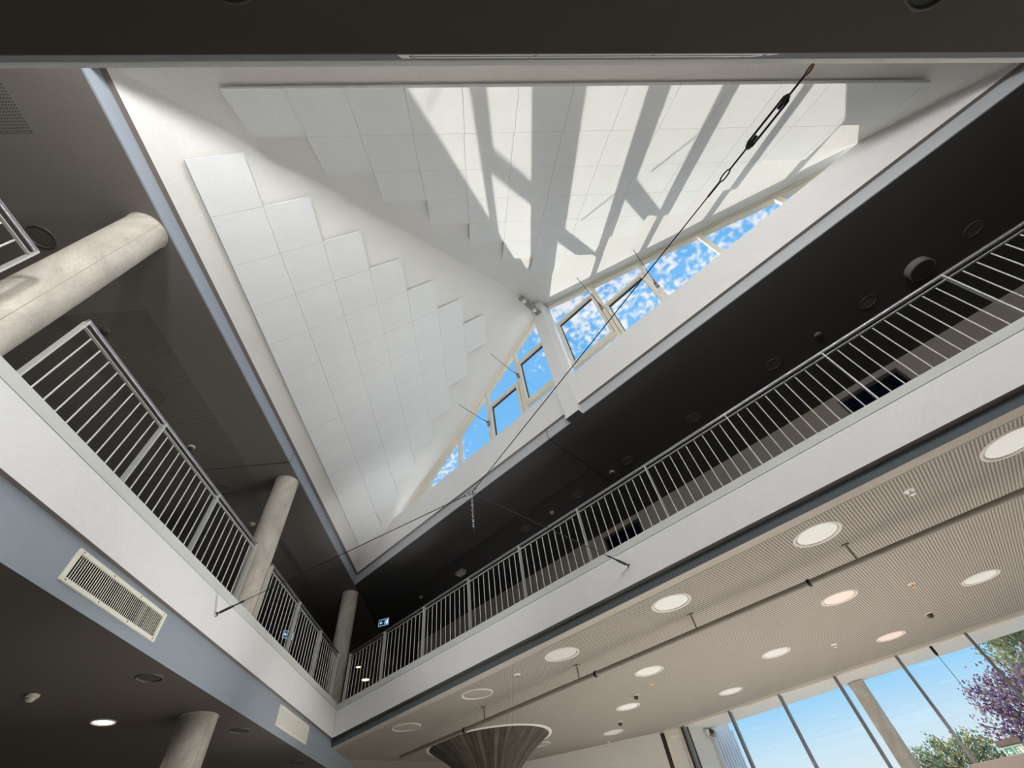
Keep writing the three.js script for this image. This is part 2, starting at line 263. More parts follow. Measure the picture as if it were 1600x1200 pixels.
// ledges and rims
struct('trim_10', box(X_RIM - 0.02, X_RIM + 0.003, H_UP + EYE - 0.002, H_RIM + EYE, zOn(D_RIM, X_RIM), 0), M.rim, 'blue grey rim of the skylight along the left ceiling', 'rim');
struct('trim_11', rightGeo(rbx(-11.0, 5.6, D_RIM - 0.003, D_RIM + 0.02, H_UP - 0.002, H_RIM)), M.rimRight, 'grey rim of the skylight along the right ceiling', 'rim');
struct('trim_12', box(XA - 0.5, XA, H_RIM + EYE, H_RIM + EYE + 0.3, -13.5, 0.4), M.undersideShade, 'ledge at the foot of the left slope', 'ledge');  // real ledge, the shade on its underside put into the colour
struct('trim_13', box(XA - 0.5, 9.2, H_RIM + EYE, H_RIM + EYE + 0.3, ZB, ZB + 0.5), M.undersideShade, 'ledge at the foot of the near slope', 'ledge');  // shade put into the ledge colour here too
part('expansion_joint', box(X_RIM, X_RIM + 0.006, H_UP + EYE, H_RIM + EYE - 0.005, -6.426, -6.414), M.black, scene.getObjectByName('trim_10')); part('expansion_joint', rightGeo(rbx(-3.496, -3.484, D_RIM - 0.006, D_RIM, H_UP, H_RIM - 0.005)), M.black, scene.getObjectByName('trim_11'));
const D_BEAM = 5.535, H_SILL = 7.04;
struct('wall_skylight_beam', rightGeo(rbx(-11.2, 6.0, D_BEAM, D_WIN + 0.09, H_RIM, H_SILL)), M.fascia, 'deep white beam under the skylight windows', 'beam');
struct('trim_16', rightGeo(rbx(-11, 5.8, D_BEAM + 0.002, D_RIM + 0.02, H_RIM - 0.003, H_RIM + 0.01)), M.undersideShade, 'painted grey shade under the skylight beam', 'painted shade strip');  // thin plate giving the beam underside its shade as colour
const POST = join([rbx(-2.875, -2.535, 5.45, D_WIN + 0.06, H_RIM, valley(D_WIN).y - EYE), rbx(-2.875, -2.535, 5.45, 5.62, H_UP - 0.002, H_RIM + 0.01)]);
const post = struct('wall_skylight_post', rightGeo(POST), M.fascia, 'white post between the two skylight windows', 'post');

part('underside', rightGeo(rbx(-2.873, -2.537, 5.452, 5.62, H_UP - 0.006, H_UP)), M.ceilingUpperShaded, post);  // dark plate that paints the shade below the post

// windows over the beam: local x = s, local y = height, local z = -d
const sV = (() => { const p = valley(D_WIN); return C45 * (p.x + p.z); })(), hV = valley(D_WIN).y - EYE;
const headR = (s) => { const p = R(s, D_WIN, 0); return H_RIM + KA * (ZB - p.z); };        // under the near slope
const headL = (s) => { const p = R(s, D_WIN, 0); return H_RIM + KA * (p.x - XA); };        // under the left slope
function plate(points, d0, d1) { const s = new THREE.Shape(points.map(([x, h]) => new THREE.Vector2(x, h + EYE))); return uvMetres(new THREE.ExtrudeGeometry(s, { depth: d1 - d0, bevelEnabled: false }).translate(0, 0, -d1)); }
function skylightWindow(name, label, head, s0, s1, mullions, sashes, end) {
  const w = base(name, label, 'window', null, 'structure'); w.rotation.y = -Math.PI / 4;
  const strip = (a, b, t0, t1, d0, d1) => plate([[a, head(a) - t1], [b, head(b) - t1], [b, head(b) - t0], [a, head(a) - t0]], d0, d1);
  const lowEnd = (s) => Math.max(head(s), H_SILL + 0.02);
  part('head_frame', strip(s0, s1, -0.02, 0.17, D_WIN - 0.05, D_WIN + 0.06), M.cream, w);
  part('head_bead', strip(s0, s1, 0.0, 0.07, D_WIN - 0.09, D_WIN - 0.05), M.cream, w);
  part('sill_frame', box(Math.min(s0, s1), Math.max(s0, s1), H_SILL + EYE - 0.02, H_SILL + EYE + 0.06, -D_WIN - 0.06, -D_WIN + 0.05), M.cream, w);
  for (const s of mullions) part('mullion', rbox(s - 0.045, s + 0.045, H_SILL + EYE, head(s) + EYE - 0.05, -D_WIN - 0.06, -D_WIN + 0.06), M.cream, w);
  const stops = [s0, ...mullions, s1];
  for (let i = 0; i + 1 < stops.length; i++) {            // a pane in every bay
    const a = stops[i] + (s1 > s0 ? 0.03 : -0.03), b = stops[i + 1] - (s1 > s0 ? 0.03 : -0.03);
    if (Math.min(head(a), head(b)) < H_SILL + 0.2 && Math.max(head(a), head(b)) < H_SILL + 0.35) continue;
    part('pane', plate([[a, H_SILL + 0.04], [b, H_SILL + 0.04], [b, Math.max(H_SILL + 0.05, head(b) - 0.14)], [a, Math.max(H_SILL + 0.05, head(a) - 0.14)]], D_WIN + 0.01, D_WIN + 0.016), M.glass, w);
  }
  for (const [a, b, lo, hi] of sashes) {                  // opening lights with their own deep frame
    const f = 0.075, x0 = a + EYE * 0, y0 = lo + EYE, y1 = hi + EYE, z0 = -D_WIN - 0.05, z1 = -D_WIN + 0.085;
    const sash = part('sash', join([rbox(x0, b, y1 - f, y1, z0, z1), rbox(x0, b, y0, y0 + f, z0, z1), rbox(x0, x0 + f, y0 + f, y1 - f, z0, z1), rbox(b - f, b, y0 + f, y1 - f, z0, z1)]), M.cream, w);
    part('gasket', join([box(x0 + f, b - f, y1 - f - 0.012, y1 - f, z0, z0 + 0.06), box(x0 + f, x0 + f + 0.01, y0 + f, y1 - f, z0, z0 + 0.06), box(b - f - 0.008, b - f, y0 + f, y1 - f, z0, z0 + 0.06)]), M.gasket, sash);
    if (lo > H_SILL + 0.2) part('transom', rbox(x0 - 0.02, b + 0.02, y0 - 0.06, y0, -D_WIN - 0.06, -D_WIN + 0.05), M.cream, w);
    part('transom', rbox(x0 - 0.02, b + 0.02, y1, y1 + 0.05, -D_WIN - 0.06, -D_WIN + 0.05), M.cream, w);
  }
  return w;
}
const winR = skylightWindow('window_1', 'triangular skylight window right of the post, with two opening lights', headR, -2.52, 3.5, [-1.14, 0.11, 1.42, 2.74], [[-2.46, -1.20, 7.66, 9.58], [-1.08, 0.05, H_SILL + 0.03, 8.76]]);
const winL = skylightWindow('window_2', 'triangular skylight window left of the post, with two opening lights', headL, -2.88, -9.0, [-4.09, -5.37, -6.65, -8.04], [[-4.03, -2.90, 7.68, 9.42], [-5.31, -4.15, H_SILL + 0.03, 8.68]]);
function winder(w, s, h) {                                 // handle on the mullion and the loose rod that hangs from it
  const g = part('winder', join([rbox(s - 0.03, s + 0.03, h - 0.09 + EYE, h + 0.09 + EYE, -D_WIN + 0.06, -D_WIN + 0.12), rod(new THREE.Vector3(s, h + EYE + 0.05, -D_WIN + 0.1), new THREE.Vector3(s + 0.03, h + EYE - 0.02, -D_WIN + 0.26), 0.014)]), M.grey, w);
  part('winder_rod', rod(new THREE.Vector3(s, h + EYE, -D_WIN + 0.12), new THREE.Vector3(s + 0.09, h + EYE - 0.1, -D_WIN + 1.22), 0.007, 6), M.black, g);
}
winder(winR, -1.16, 8.75); winder(winR, 0.12, 7.98); winder(winL, -4.07, 8.86); winder(winL, -5.37, 8.02);
{ // twin spotlight bracket that reaches into the room from the top of the post
  const o = onRight(base('twin_spotlight', 'grey bracket with two round cream lamps reaching out from the skylight post', 'lamp'), -2.655, 5.45, 10.0);
  part('lamp_bar', rbox(-0.075, 0.075, -0.02, 0.05, 0, 0.76, 0.006), M.grey, o);
  for (const z of [0.21, 0.63]) { const l = part('lamp', lathe([[0.062, -0.02], [0.066, -0.05], [0.058, -0.075], [0.05, -0.078]]).translate(0, 0, z), M.offWhite, o); part('lens', lathe([[0.0001, -0.062], [0.035, -0.066], [0.05, -0.074]]).translate(0, 0, z), M.white, l); }
}

// ------------------------------------------------------------------ railings: local x along the edge, z towards the opening, y from the gallery floor
const RAIL_H = 4.075 - H_FLOOR2, BAR_H = 4.0 - H_FLOOR2;
const balGeo = new THREE.CylinderGeometry(0.0085, 0.0085, BAR_H - 0.03, 8).translate(0, (BAR_H - 0.03) / 2, 0);
const postGeo = rbox(-0.008, 0.008, 0, RAIL_H - 0.01, -0.04, 0.035, 0.002);
function railing(label, posts, x0, x1, gap, place) {
  const o = place(base('railing', label, 'railing', 'galvanised steel railings of the gallery'));
  part('handrail', new THREE.CylinderGeometry(0.024, 0.024, x1 - x0, 14).rotateZ(Math.PI / 2).translate((x0 + x1) / 2, RAIL_H, 0), M.handrail, o);
  part('top_bar', rbox(x0, x1, BAR_H - 0.008, BAR_H, -0.016, 0.018, 0.002), M.steel, o);
  part('bottom_bar', rbox(x0, x1, 0.08, 0.09, -0.025, 0.02, 0.002), M.steel, o);
  for (const p of posts) part('post', postGeo, M.steel, o).position.x = p;
  const all = [...posts].sort((a, b) => a - b);
  for (let i = 0; i + 1 < all.length; i++) { const n = Math.max(1, Math.round((all[i + 1] - all[i]) / gap)); for (let k = 1; k < n; k++) part('baluster', balGeo, M.steel, o).position.x = all[i] + (all[i + 1] - all[i]) * k / n; }
  return o;
}
const leftAt = (o) => onLeft(o, -3.805, 0, H_FLOOR2), rightAt = (o) => onRight(o, 0, 5.646, H_FLOOR2);
railing('short end of steel railing above the big column at the left edge', [-0.05, 1.385], -1.4, 1.39, 0.147, leftAt);
railing('steel railing section of the left gallery between the big and middle columns', [2.10, 3.54, 4.97, 6.34], 2.09, 6.345, 0.147, leftAt);
railing('steel railing section of the left gallery between middle and corner columns', [7.07, 8.54, 9.98, 11.38], 7.065, 11.385, 0.147, leftAt);
railing('long steel railing of the right gallery', [-10.65, -9.184, -7.716, -6.248, -4.78, -3.312, -1.847, -0.38, 1.093, 2.594, 4.06, 5.53, 7.0], -10.655, 7.6, 0.147, rightAt);

// ------------------------------------------------------------------ columns
function column(label, x, z, h0, h1, r) {
  const g = new THREE.CylinderGeometry(r, r, h1 - h0, 48, 1, true), uv = g.attributes.uv; for (let i = 0; i < uv.count; i++) uv.setXY(i, uv.getX(i) * 2.2, uv.getY(i) * (h1 - h0));
  const o = base('concrete_column', label, 'column', 'round concrete columns'); o.position.copy(V(x, h0, z));
  part('shaft', g.translate(0, (h1 - h0) / 2, 0), M.concrete, o);
  part('seam', rod(new THREE.Vector3(r * 0.93, 0, r * 0.38), new THREE.Vector3(r * 0.93, h1 - h0, r * 0.38), 0.004, 5), M.concrete, o);
  part('collar', new THREE.TorusGeometry(r + 0.003, 0.006, 6, 48).rotateX(Math.PI / 2).translate(0, h1 - h0 - 0.006, 0), M.concrete, o);
  return o;
}
column('big round concrete column at the left edge, rising to the gallery ceiling', -4.07, -1.8, H_FLOOR2, H_UP, 0.228);
column('round concrete column in the middle of the left railing', -4.07, -7.03, H_FLOOR2, H_UP, 0.22);
column('dark round concrete column in the far corner of the gallery', -4.05, -12.25, H_FLOOR2, H_UP, 0.22);
column('round concrete column below the left gallery at the bottom of the photo', -4.07, -7.03, -EYE, H_LEFT, 0.225);
column('round concrete column outside the glass wall under the eave', 9.45, -13.02, -EYE, H_RIGHT, 0.19);
{
  const o = base('mushroom_column', 'flared concrete column head with board marks, bottom centre', 'column'); o.position.copy(V(-0.297, -EYE, -13.19));
  const pr = [[0.24, -1.5], [0.24, 0.9], [0.30, 1.2], [0.5, 1.5], [0.72, 1.74], [0.95, 1.935], [1.2, 2.10], [1.4, 2.22], [1.475, 2.268]];
  const curve = new THREE.SplineCurve(pr.map(([r, h]) => new THREE.Vector2(r, h + EYE)));
  part('flared_shaft', new THREE.LatheGeometry(curve.getPoints(40), 80), M.board, o);
  part('rim', new THREE.LatheGeometry([[1.40, 2.275], [1.49, 2.262], [1.545, 2.272], [1.55, 2.29]].map(([r, h]) => new THREE.Vector2(r, h + EYE)), 80), M.white, o);
}

// ------------------------------------------------------------------ vents on the bands: local x along, y up, z out
function vent(label, width, height, place, blades = true, screws = 4) {
  const o = place(base('vent_grille', label, 'vent')), f = 0.036, w = width / 2, h = height / 2;
  part('grille_frame', join([rbox(-w, w, h - f, h, 0, 0.022, 0.003), rbox(-w, w, -h, -h + f, 0, 0.022, 0.003), rbox(-w, -w + f, -h + f, h - f, 0, 0.022, 0.003), rbox(w - f, w, -h + f, h - f, 0, 0.022, 0.003)]), M.vent, o);
  part('backing', box(-w + f, w - f, -h + f, h - f, 0.001, 0.003), M.ventDark, o);
  const n = Math.round((width - 2 * f) / 0.027), list = [];
  for (let i = 0; i < n; i++) { const g = box(-0.0025, 0.0025, -h + f, h - f, -0.007, 0.007); g.rotateY(blades ? -0.7 + (rnd() - 0.5) * 0.5 : 0.75); list.push(g.translate(-w + f + (i + 0.5) * (width - 2 * f) / n, 0, 0.011)); }
  const b = part('louvre_blades', join(list), blades ? M.vent : M.ringLight, o); b.userData.kind = 'stuff';
  for (let i = 0; i < screws; i++) for (const s of [-1, 1]) part('screw', new THREE.CylinderGeometry(0.008, 0.008, 0.006, 8).rotateX(Math.PI / 2).translate(-w + 0.05 + (width - 0.1) * i / (screws - 1), s * (h - f / 2), 0.023), M.grey, o);
  return o;
}
const KX = X_B / -3.62;
vent('long cream louvred vent on the blue grey band at the left', 1.43 * KX, 0.277 * KX, (o) => onLeft(o, X_B + 0.004, -4.15 * KX, 2.22 * KX));
vent('small cream vent on the blue grey band near the far corner', 1.49 * KX, 0.275 * KX, (o) => onLeft(o, X_B + 0.004, -9.163 * KX, 2.221 * KX), false, 3);
vent('pale vent seen edge on along the near band at the top of the photo', 1.53, 0.195, (o) => { o.position.copy(V(0.575, 2.0925, 0.0052)); o.rotation.set(0.0, Math.PI, 0, 'XYZ'); o.rotateX(0.0532); return o; }, false, 4);

// ------------------------------------------------------------------ round ceiling lights and small ceiling fittings
const diskCache = new Map();
function downlight(name, label, x, z, h, r, ring, face, group, lamp) {
  const o = base(name, label, 'light', group); o.position.copy(V(x, h, z));
  const k = r.toFixed(3);
  if (!diskCache.has(k)) diskCache.set(k, [
    new THREE.LatheGeometry([[r * 0.86, 0.004], [r * 0.87, -0.006], [r * 0.93, -0.014], [r * 0.985, -0.012], [r, 0]].map((p) => new THREE.Vector2(...p)), 48),
    new THREE.LatheGeometry([[0.0001, -0.004], [r * 0.5, -0.004], [r * 0.80, -0.003], [r * 0.86, 0.004]].map((p) => new THREE.Vector2(...p)), 48)]);
  const [a, b] = diskCache.get(k);
  part('trim_ring', a, ring, o); part('diffuser', b, face, o);
  if (lamp) { const l = new THREE.SpotLight(lamp.color, lamp.power * LAMP_POWER, 0, 1.2, 0.6, 2); l.position.set(0, -0.05, 0); l.target.position.set(0, -2, 0); l.castShadow = true; l.shadow.radius = 8; l.name = 'lamp_light'; o.add(l, l.target); }
  return o;
}
const on1 = glow(0.50, 0.49, 0.45, 0x8a8880), on2 = glow(0.32, 0.31, 0.28, 0x8a8880), onPink = glow(0.74, 0.50, 0.43, 0x8a8880), off = P({ color: 0xa8a196, roughness: 0.5 });
const LW = { color: new THREE.Color(1, 0.98, 0.96), power: 2 }, LP = { color: new THREE.Color(1, 0.8, 0.72), power: 3 };
const rowR = [['largest round hall light, cut by the right edge of the photo', 1.666, on1, LW], ['second large round hall light from the right in the row beside the fascia', -0.406, on1, LW], ['third large round hall light from the right in the row beside the fascia', -2.547, on1, LW],
  ['fourth round hall light from the right beside the fascia, faintly lit', -4.664, on2, LW], ['fifth round hall light from the right beside the fascia, switched off', -6.739, off], ['last round hall light beside the fascia near the far corner, switched off', -8.896, off]];
for (const [label, s, f, l] of rowR) { const p = R(s, 6.195, 0); downlight('ceiling_light', label, p.x, p.z, H_RIGHT - 0.004, 0.295, M.ringLight, f, 'large round lights of the hall ceiling', l); }
const gridR = [['round white hall light at the right edge, beyond the pipe', 8.15, -6.83, on1, LW], ['round pink glowing hall light just beyond the pipe', 5.6, -6.87, onPink, LP], ['round pink glowing hall light above the glass wall', 8.13, -9.37, onPink, LP], ['round white hall light left of the two pink ones', 5.58, -9.34, on1, LW],
  ['round white hall light close above the glass wall on the left', 5.52, -11.87, on1, LW], ['round white hall light beyond the pipe with a yellow dot beside it', 2.93, -9.3, on1, LW], ['round white hall light between two small detectors', 2.97, -11.82, on1, LW], ['farthest lit round hall light above the white end wall', 3.02, -14.36, on2, LW], ['small looking round light right of the flared column', 0.45, -14.4, off]];
gridR[8][1] = 1.0; gridR[8][2] = -14.4;
for (const [label, x, z, f, l] of gridR) downlight('ceiling_light', label, x, z, H_RIGHT - 0.004, 0.285, M.ringLight, f, 'large round lights of the hall ceiling', l);
const dim = P({ color: 0x5b5752, roughness: 0.5 }), dimL = P({ color: 0x4d4842, roughness: 0.5 });
[[8.41, -2.3, 'dark round light in the right gallery ceiling at the top right'], [7.25, -3.56, 'dark round light in the right gallery ceiling below the drum'], [5.96, -4.85, 'third dark round light from the right in the gallery ceiling'], [4.68, -6.17, 'fourth dark round light from the right in the gallery ceiling'],
  [3.42, -7.42, 'fifth dark round light from the right in the gallery ceiling'], [2.35, -8.55, 'sixth dark round light from the right in the gallery ceiling'], [1.07, -9.83, 'seventh dark round light from the right in the gallery ceiling'], [-0.8, -11.68, 'farthest dark round light of the right gallery ceiling']]
  .forEach(([x, z, label], i) => { if (i < 7) downlight('recessed_light', label, x, z, H_UP, 0.15, M.ringDark, dim, 'dark recessed lights of the upper ceiling'); });
[[-5.32, -1.82, 'dark round light behind the end of the left railing'], [-5.34, -4.48, 'dark round light in the perforated ceiling behind the left railing'], [-5.33, -7.03, 'dark round light by the top of the middle column']]
  .forEach(([x, z, label]) => downlight('recessed_light', label, x, z, H_UP, 0.15, M.ringDark, dim, 'dark recessed lights of the upper ceiling'));
downlight('recessed_light', 'unlit round light in the ceiling below the long vent', -3.89, -5.47, H_LEFT, 0.135, M.ringDark, dimL, 'round lights under the left gallery');
downlight('recessed_light', 'unlit round light right of the lower left column', -3.91, -7.94, H_LEFT, 0.135, M.ringDark, dimL, 'round lights under the left gallery');
downlight('recessed_light', 'unlit round light under the small vent at the bottom edge', -3.91, -10.5, H_LEFT, 0.135, M.ringDark, dimL, 'round lights under the left gallery');
downlight('recessed_light', 'lit round downlight glowing pinkish white at the bottom left', -5.1, -6.72, H_LEFT, 0.14, M.ringLight, glow(3.2, 2.6, 2.3), 'round lights under the left gallery', { color: new THREE.Color(1, 0.82, 0.7), power: 0.7 });
for (const [x, z, r, label] of [[-0.69, 0.235, 0.115, 'dark round downlight at the top edge, left of centre'], [1.84, 0.24, 0.125, 'dark round downlight at the top edge, right']]) {
  const o = downlight('recessed_light', label, x, z, H_LEFT, r, M.ringDark, M.darkPlastic, 'dark downlights overhead');
}
// far lamps of the gallery
downlight('recessed_light', 'warm lit downlight seen through the railing at the far corner', -5.26, -19.57, H_UP, 0.17, M.ringLight, glow(5, 3.6, 2.3), null, { color: new THREE.Color(1, 0.75, 0.5), power: 0.5 });
downlight('recessed_light', 'smaller warm lamp behind the one at the far corner railing', -5.185, -18.08, H_UP, 0.1, M.ringLight, glow(4, 2.9, 1.9));

function fitting(name, label, category, x, h, z, parts, group) { const o = base(name, label, category, group); o.position.copy(V(x, h, z)); for (const [n, g, m] of parts) part(n, g, m, o); return o; }
const detector = (m, m2) => [['base', lathe([[0.0001, -0.03], [0.055, -0.03], [0.062, -0.02], [0.062, 0]]), m], ['sensor', lathe([[0.0001, -0.065], [0.03, -0.062], [0.042, -0.045], [0.042, -0.03]]), m2]];
const sprinkler = (m, m2) => [['plate', lathe([[0.0001, -0.008], [0.05, -0.008], [0.058, 0]]), m], ['head', lathe([[0.0001, -0.05], [0.03, -0.05], [0.03, -0.046], [0.01, -0.04], [0.01, -0.008]], 16), m2]];
fitting('smoke_detector', 'cream smoke detector seen over the left railing', 'detector', -5.36, H_UP - 0.004, -5.75, detector(M.offWhite, M.darkPlastic));
fitting('smoke_detector', 'pale smoke detector left of the middle column top', 'detector', -5.27, H_UP - 0.004, -8.35, detector(M.offWhite, M.grey));
fitting('smoke_detector', 'small dark detector just right of the left railing end', 'detector', -5.38, H_UP - 0.004, -3.21, detector(M.ringDark, M.darkPlastic));
fitting('smoke_detector', 'cream smoke detector over the middle of the right railing', 'detector', 3.1, H_UP, -7.78, detector(M.offWhite, M.darkPlastic));
fitting('smoke_detector', 'grey detector over the right railing beside the drum', 'detector', 6.59, H_UP, -4.21, detector(M.grey, M.darkPlastic));
fitting('smoke_detector', 'grey detector over the far half of the right railing', 'detector', 1.73, H_UP, -9.19, detector(M.grey, M.grey));
fitting('smoke_detector', 'faint detector near the two warm lamps of the far gallery', 'detector', -2.12, H_UP, -12.97, detector(M.grey, M.grey));
fitting('smoke_detector', 'cream detector with dark shadow on the lower left ceiling', 'detector', -5.12, H_LEFT, -5.52, detector(M.offWhite, M.offWhite));
fitting('ceiling_drum', 'dark drum shaped fitting on the right gallery ceiling', 'fitting', 7.8, H_UP, -2.93, [['drum', lathe([[0.19, -0.12], [0.2, -0.11], [0.2, 0]], 40), M.grey], ['rim', lathe([[0.185, -0.125], [0.208, -0.125], [0.208, -0.105], [0.2, -0.1]], 40), M.greyBox], ['face', lathe([[0.0001, -0.122], [0.188, -0.122]], 40), M.darkPlastic]]);
{ const o = fitting('ceiling_lamp', 'small boxy grey lamp above the far right railing', 'lamp', -0.8, H_UP, -11.68, []); part('lamp_body', rbox(-0.14, 0.14, -0.1, 0, -0.1, 0.1, 0.02), M.grey, o); part('lens', rbox(-0.11, 0.11, -0.125, -0.09, -0.08, 0.08, 0.02), M.offWhite, o); o.rotation.y = -0.8; }
[[4.85, -3.91, 'small white sprinkler disc between the first two large lights', M.white, M.white], [6.78, -6.7, 'small cream disc beside the pink light', M.offWhite, M.yellow], [0.35, -8.38, 'small sprinkler above the pipe near the middle', M.white, M.grey], [6.85, -9.37, 'tiny pale sprinkler between the pink lights', M.white, M.white], [3.09, -15.6, 'tiny sprinkler near the white end wall', M.white, M.white]]
  .forEach(([x, z, label, m, m2]) => fitting('sprinkler', label, 'sprinkler', x, H_RIGHT - 0.004, z, sprinkler(m, m2)));
[[8.17, -8.23, 'dark cone detector above the glass wall'], [2.96, -10.86, 'dark cone detector below the light with the yellow dot'], [3.0, -13.18, 'dark cone detector above the farthest lit hall light']]
  .forEach(([x, z, label]) => fitting('smoke_detector', label, 'detector', x, H_RIGHT - 0.004, z, [['base', lathe([[0.075, 0], [0.075, -0.02], [0.06, -0.03], [0.0001, -0.03]]), M.offWhite], ['sensor', lathe([[0.055, -0.03], [0.04, -0.08], [0.0001, -0.1]]), M.darkPlastic]]));
fitting('marker_dot', 'yellow round marker on the hall ceiling', 'marker', 3.2, H_RIGHT - 0.006, -10.25, [['disc', lathe([[0.0001, -0.006], [0.05, -0.006], [0.055, 0]]), M.yellow]]);

// unseen uplights added in the opening to brighten slopes and fascias (below the picture)
const UP_POWER = 1;
[[2.2, -2.8, 'near', 5, 0.6], [0.9, -3.2, 'left', 16, 0.45, -1.6, 7.4, -3.0], [0.5, -5.0, 'middle', 40, 0.4, -1.4, 8.0, -7.2], [1.6, -4.3, 'right', 16, 0.5, 0, 8.6, -5.2], [-1.7, -7.3, 'far', 75, 0.24, -2.7, 6.6, -9.5], [1.9, -1.6, 'near right', 52, 0.3, -3.55, 2.65, -2.0], [1.9, -4.9, 'right hand', 88, 0.32, -3.55, 2.65, -5.2], [-0.5, -7.4, 'far right', 40, 0.32, -3.55, 2.55, -8.4], [-2.9, -4.4, 'far left', 50, 0.42, -0.7, 4.2, -8.2]].forEach(([x, z, w, power, cone, tx, th, tz]) => {
  const o = base('added_uplight', 'added unseen fill light in the ' + w + ' part of the floor below the skylight', 'lamp', 'added fill lights below the opening'); o.position.set(x, 0, z);
  part('trim_ring', lathe([[0.2, 0.012], [0.24, 0.012], [0.25, 0]], 40), M.steel, o); part('lens', lathe([[0.0001, 0.01], [0.2, 0.01]], 40), glow(1, 0.98, 0.95), o);
  const l = new THREE.SpotLight(new THREE.Color(1, 0.995, 0.985), UP_POWER * power, 0, cone, 1, 2); l.position.set(0, 0.06, 0); if (tx === undefined) l.target.position.set(0, 5, 0); else l.target.position.set(tx - x, th + EYE, tz - z); l.castShadow = true; l.shadow.radius = 18; l.name = 'lamp_light'; o.add(l, l.target);
});

// unseen globes added as fill light for columns and fascias, above and behind the camera
const GLOBE_POWER = 21.5;
[[-2.3, 1.4, 'left'], [0.2, 1.7, 'middle'], [2.6, 1.8, 'right']].forEach(([x, z, w]) => {
  const o = base('added_globe', 'added unseen fill globe over the near gallery, ' + w + ' of three behind the camera', 'lamp', 'added fill globes'); o.position.copy(V(x, 4.6, z));
  part('globe', new THREE.SphereGeometry(0.2, 24, 16), glow(1, 0.97, 0.93), o).castShadow = false; part('cord', rod(new THREE.Vector3(0, 0.2, 0), new THREE.Vector3(0, H_UP - 4.6, 0), 0.008, 6), M.black, o);
  const l = new THREE.PointLight(new THREE.Color(0.985, 0.99, 1), GLOBE_POWER, 0, 2); l.castShadow = true; l.shadow.radius = 10; l.name = 'lamp_light'; o.add(l);
});

// pipe below the hall ceiling
{
  const o = onRight(base('sprinkler_pipe', 'long grey beige pipe hung below the hall ceiling', 'pipe'), 0, 6.875, 2.05);
  part('tube', new THREE.CylinderGeometry(0.036, 0.036, 24, 20).rotateZ(Math.PI / 2).translate(2, 0, 0), M.pipe, o);
  for (const s of [2.2, -0.25, -2.6, -4.9, -7.3]) { const r = part('hanger_rod', rod(new THREE.Vector3(s, 0.03, 0), new THREE.Vector3(s, H_RIGHT - 2.05 - 0.004, 0), 0.012, 8), M.pipe, o); part('foot_plate', rbox(s - 0.05, s + 0.05, H_RIGHT - 2.05 - 0.02, H_RIGHT - 2.05 - 0.004, -0.03, 0.03), M.pipe, r); }
  for (const s of [-0.9, -4.55, -7.9]) part('coupling', new THREE.CylinderGeometry(0.046, 0.046, 0.04, 20).rotateZ(Math.PI / 2).translate(s, 0, 0), M.black, o);
}

// ------------------------------------------------------------------ openings in the right gallery wall
function darkWindow(name, label, s0, s1) {
  const o = onRight(base(name, label, 'window', null, 'structure'), 0, D_BACK, 0);
  part('window_frame', join([box(s0, s1, 5.66, 5.74, 0, 0.03), box(s0, s1, 4.36, 4.4, 0, 0.03), box(s0, s0 + 0.06, 4.4, 5.66, 0, 0.03), box(s1 - 0.06, s1, 4.4, 5.66, 0, 0.03)]), M.mullionDark, o);
  part('pane', box(s0 + 0.05, s1 - 0.05, 4.38, 5.68, 0.005, 0.012), M.darkGlass, o);
}
darkWindow('window_3', 'dark blue window in the gallery wall behind the middle of the right railing', -5.12, -3.94);
darkWindow('window_4', 'dark blue window in the gallery wall behind the near right railing', 1.33, 2.53);

// ------------------------------------------------------------------ the glass wall of the hall
{
  const o = base('window_5', 'tall glass wall of the hall at the lower right', 'glass wall', null, 'structure'); o.rotation.y = -Math.PI / 4;
  const first = -6.95, pitch = 1.44, n = 21, top = H_RIGHT + EYE;
  for (let i = 0; i <= n; i++) { const s = first + i * pitch; part('mullion', rbox(s - 0.03, s + 0.03, 0, top, -D_GLASS - 0.08, -D_GLASS + 0.06, 0.004), M.mullion, o); }
  for (let i = 0; i < n; i++) { const s = first + i * pitch; part('pane', box(s + 0.03, s + pitch - 0.03, 0.02, top, -D_GLASS - 0.006, -D_GLASS), M.glass, o); }
  part('head_rail', rbox(first, first + n * pitch, top - 0.03, top + 0.02, -D_GLASS - 0.05, -D_GLASS + 0.05), M.cream, o);
}
{
  const o = base('door_2', 'dark grey entrance portal in front of the glass wall, bottom right corner', 'door', null, 'structure'); o.rotation.y = -Math.PI / 4;
  part('door_head', rbox(-1.28, 1.4, 1.68, 1.90, -14.3, -13.9, 0.01), M.greyBox, o);
  for (const s of [-1.28, 1.3]) part('jamb', rbox(s, s + 0.1, 0, 1.7, -14.3, -13.9, 0.006), M.greyBox, o);
  for (const s of [-1.18, 0.07]) part('door_leaf', rbox(s, s + 1.22, 0, 1.66, -14.16, -14.1, 0.006), M.darkGlass, o);
}
{ // hanging exit sign
  const o = onRight(base('exit_sign', 'green and white exit sign hanging on a rod before the glass wall', 'sign'), 0, 0, 0); o.position.copy(V(9.817, 0.35, -10.49));
  part('sign_body', rbox(-0.17, 0.17, 0, 0.2, -0.02, 0.02, 0.004), M.white, o);
  part('sign_top', rbox(-0.2, 0.2, 0.2, 0.29, -0.05, 0.05, 0.008), M.greyBox, o);
  part('rod', rod(new THREE.Vector3(0, 0.28, 0), new THREE.Vector3(0, H_RIGHT - 0.35, 0), 0.007, 8), M.grey, o);
  part('rod_clamp', lathe([[0.012, 1.72], [0.03, 1.76], [0.032, 1.9], [0.05, 1.935]], 16), M.black, o);
  const face = part('sign_face', new THREE.PlaneGeometry(0.32, 0.17).translate(0, 0.1, 0.0205), P({ map: signPrint(false), roughness: 0.5, emissive: new THREE.Color(0.12, 0.12, 0.12) }), o);
}
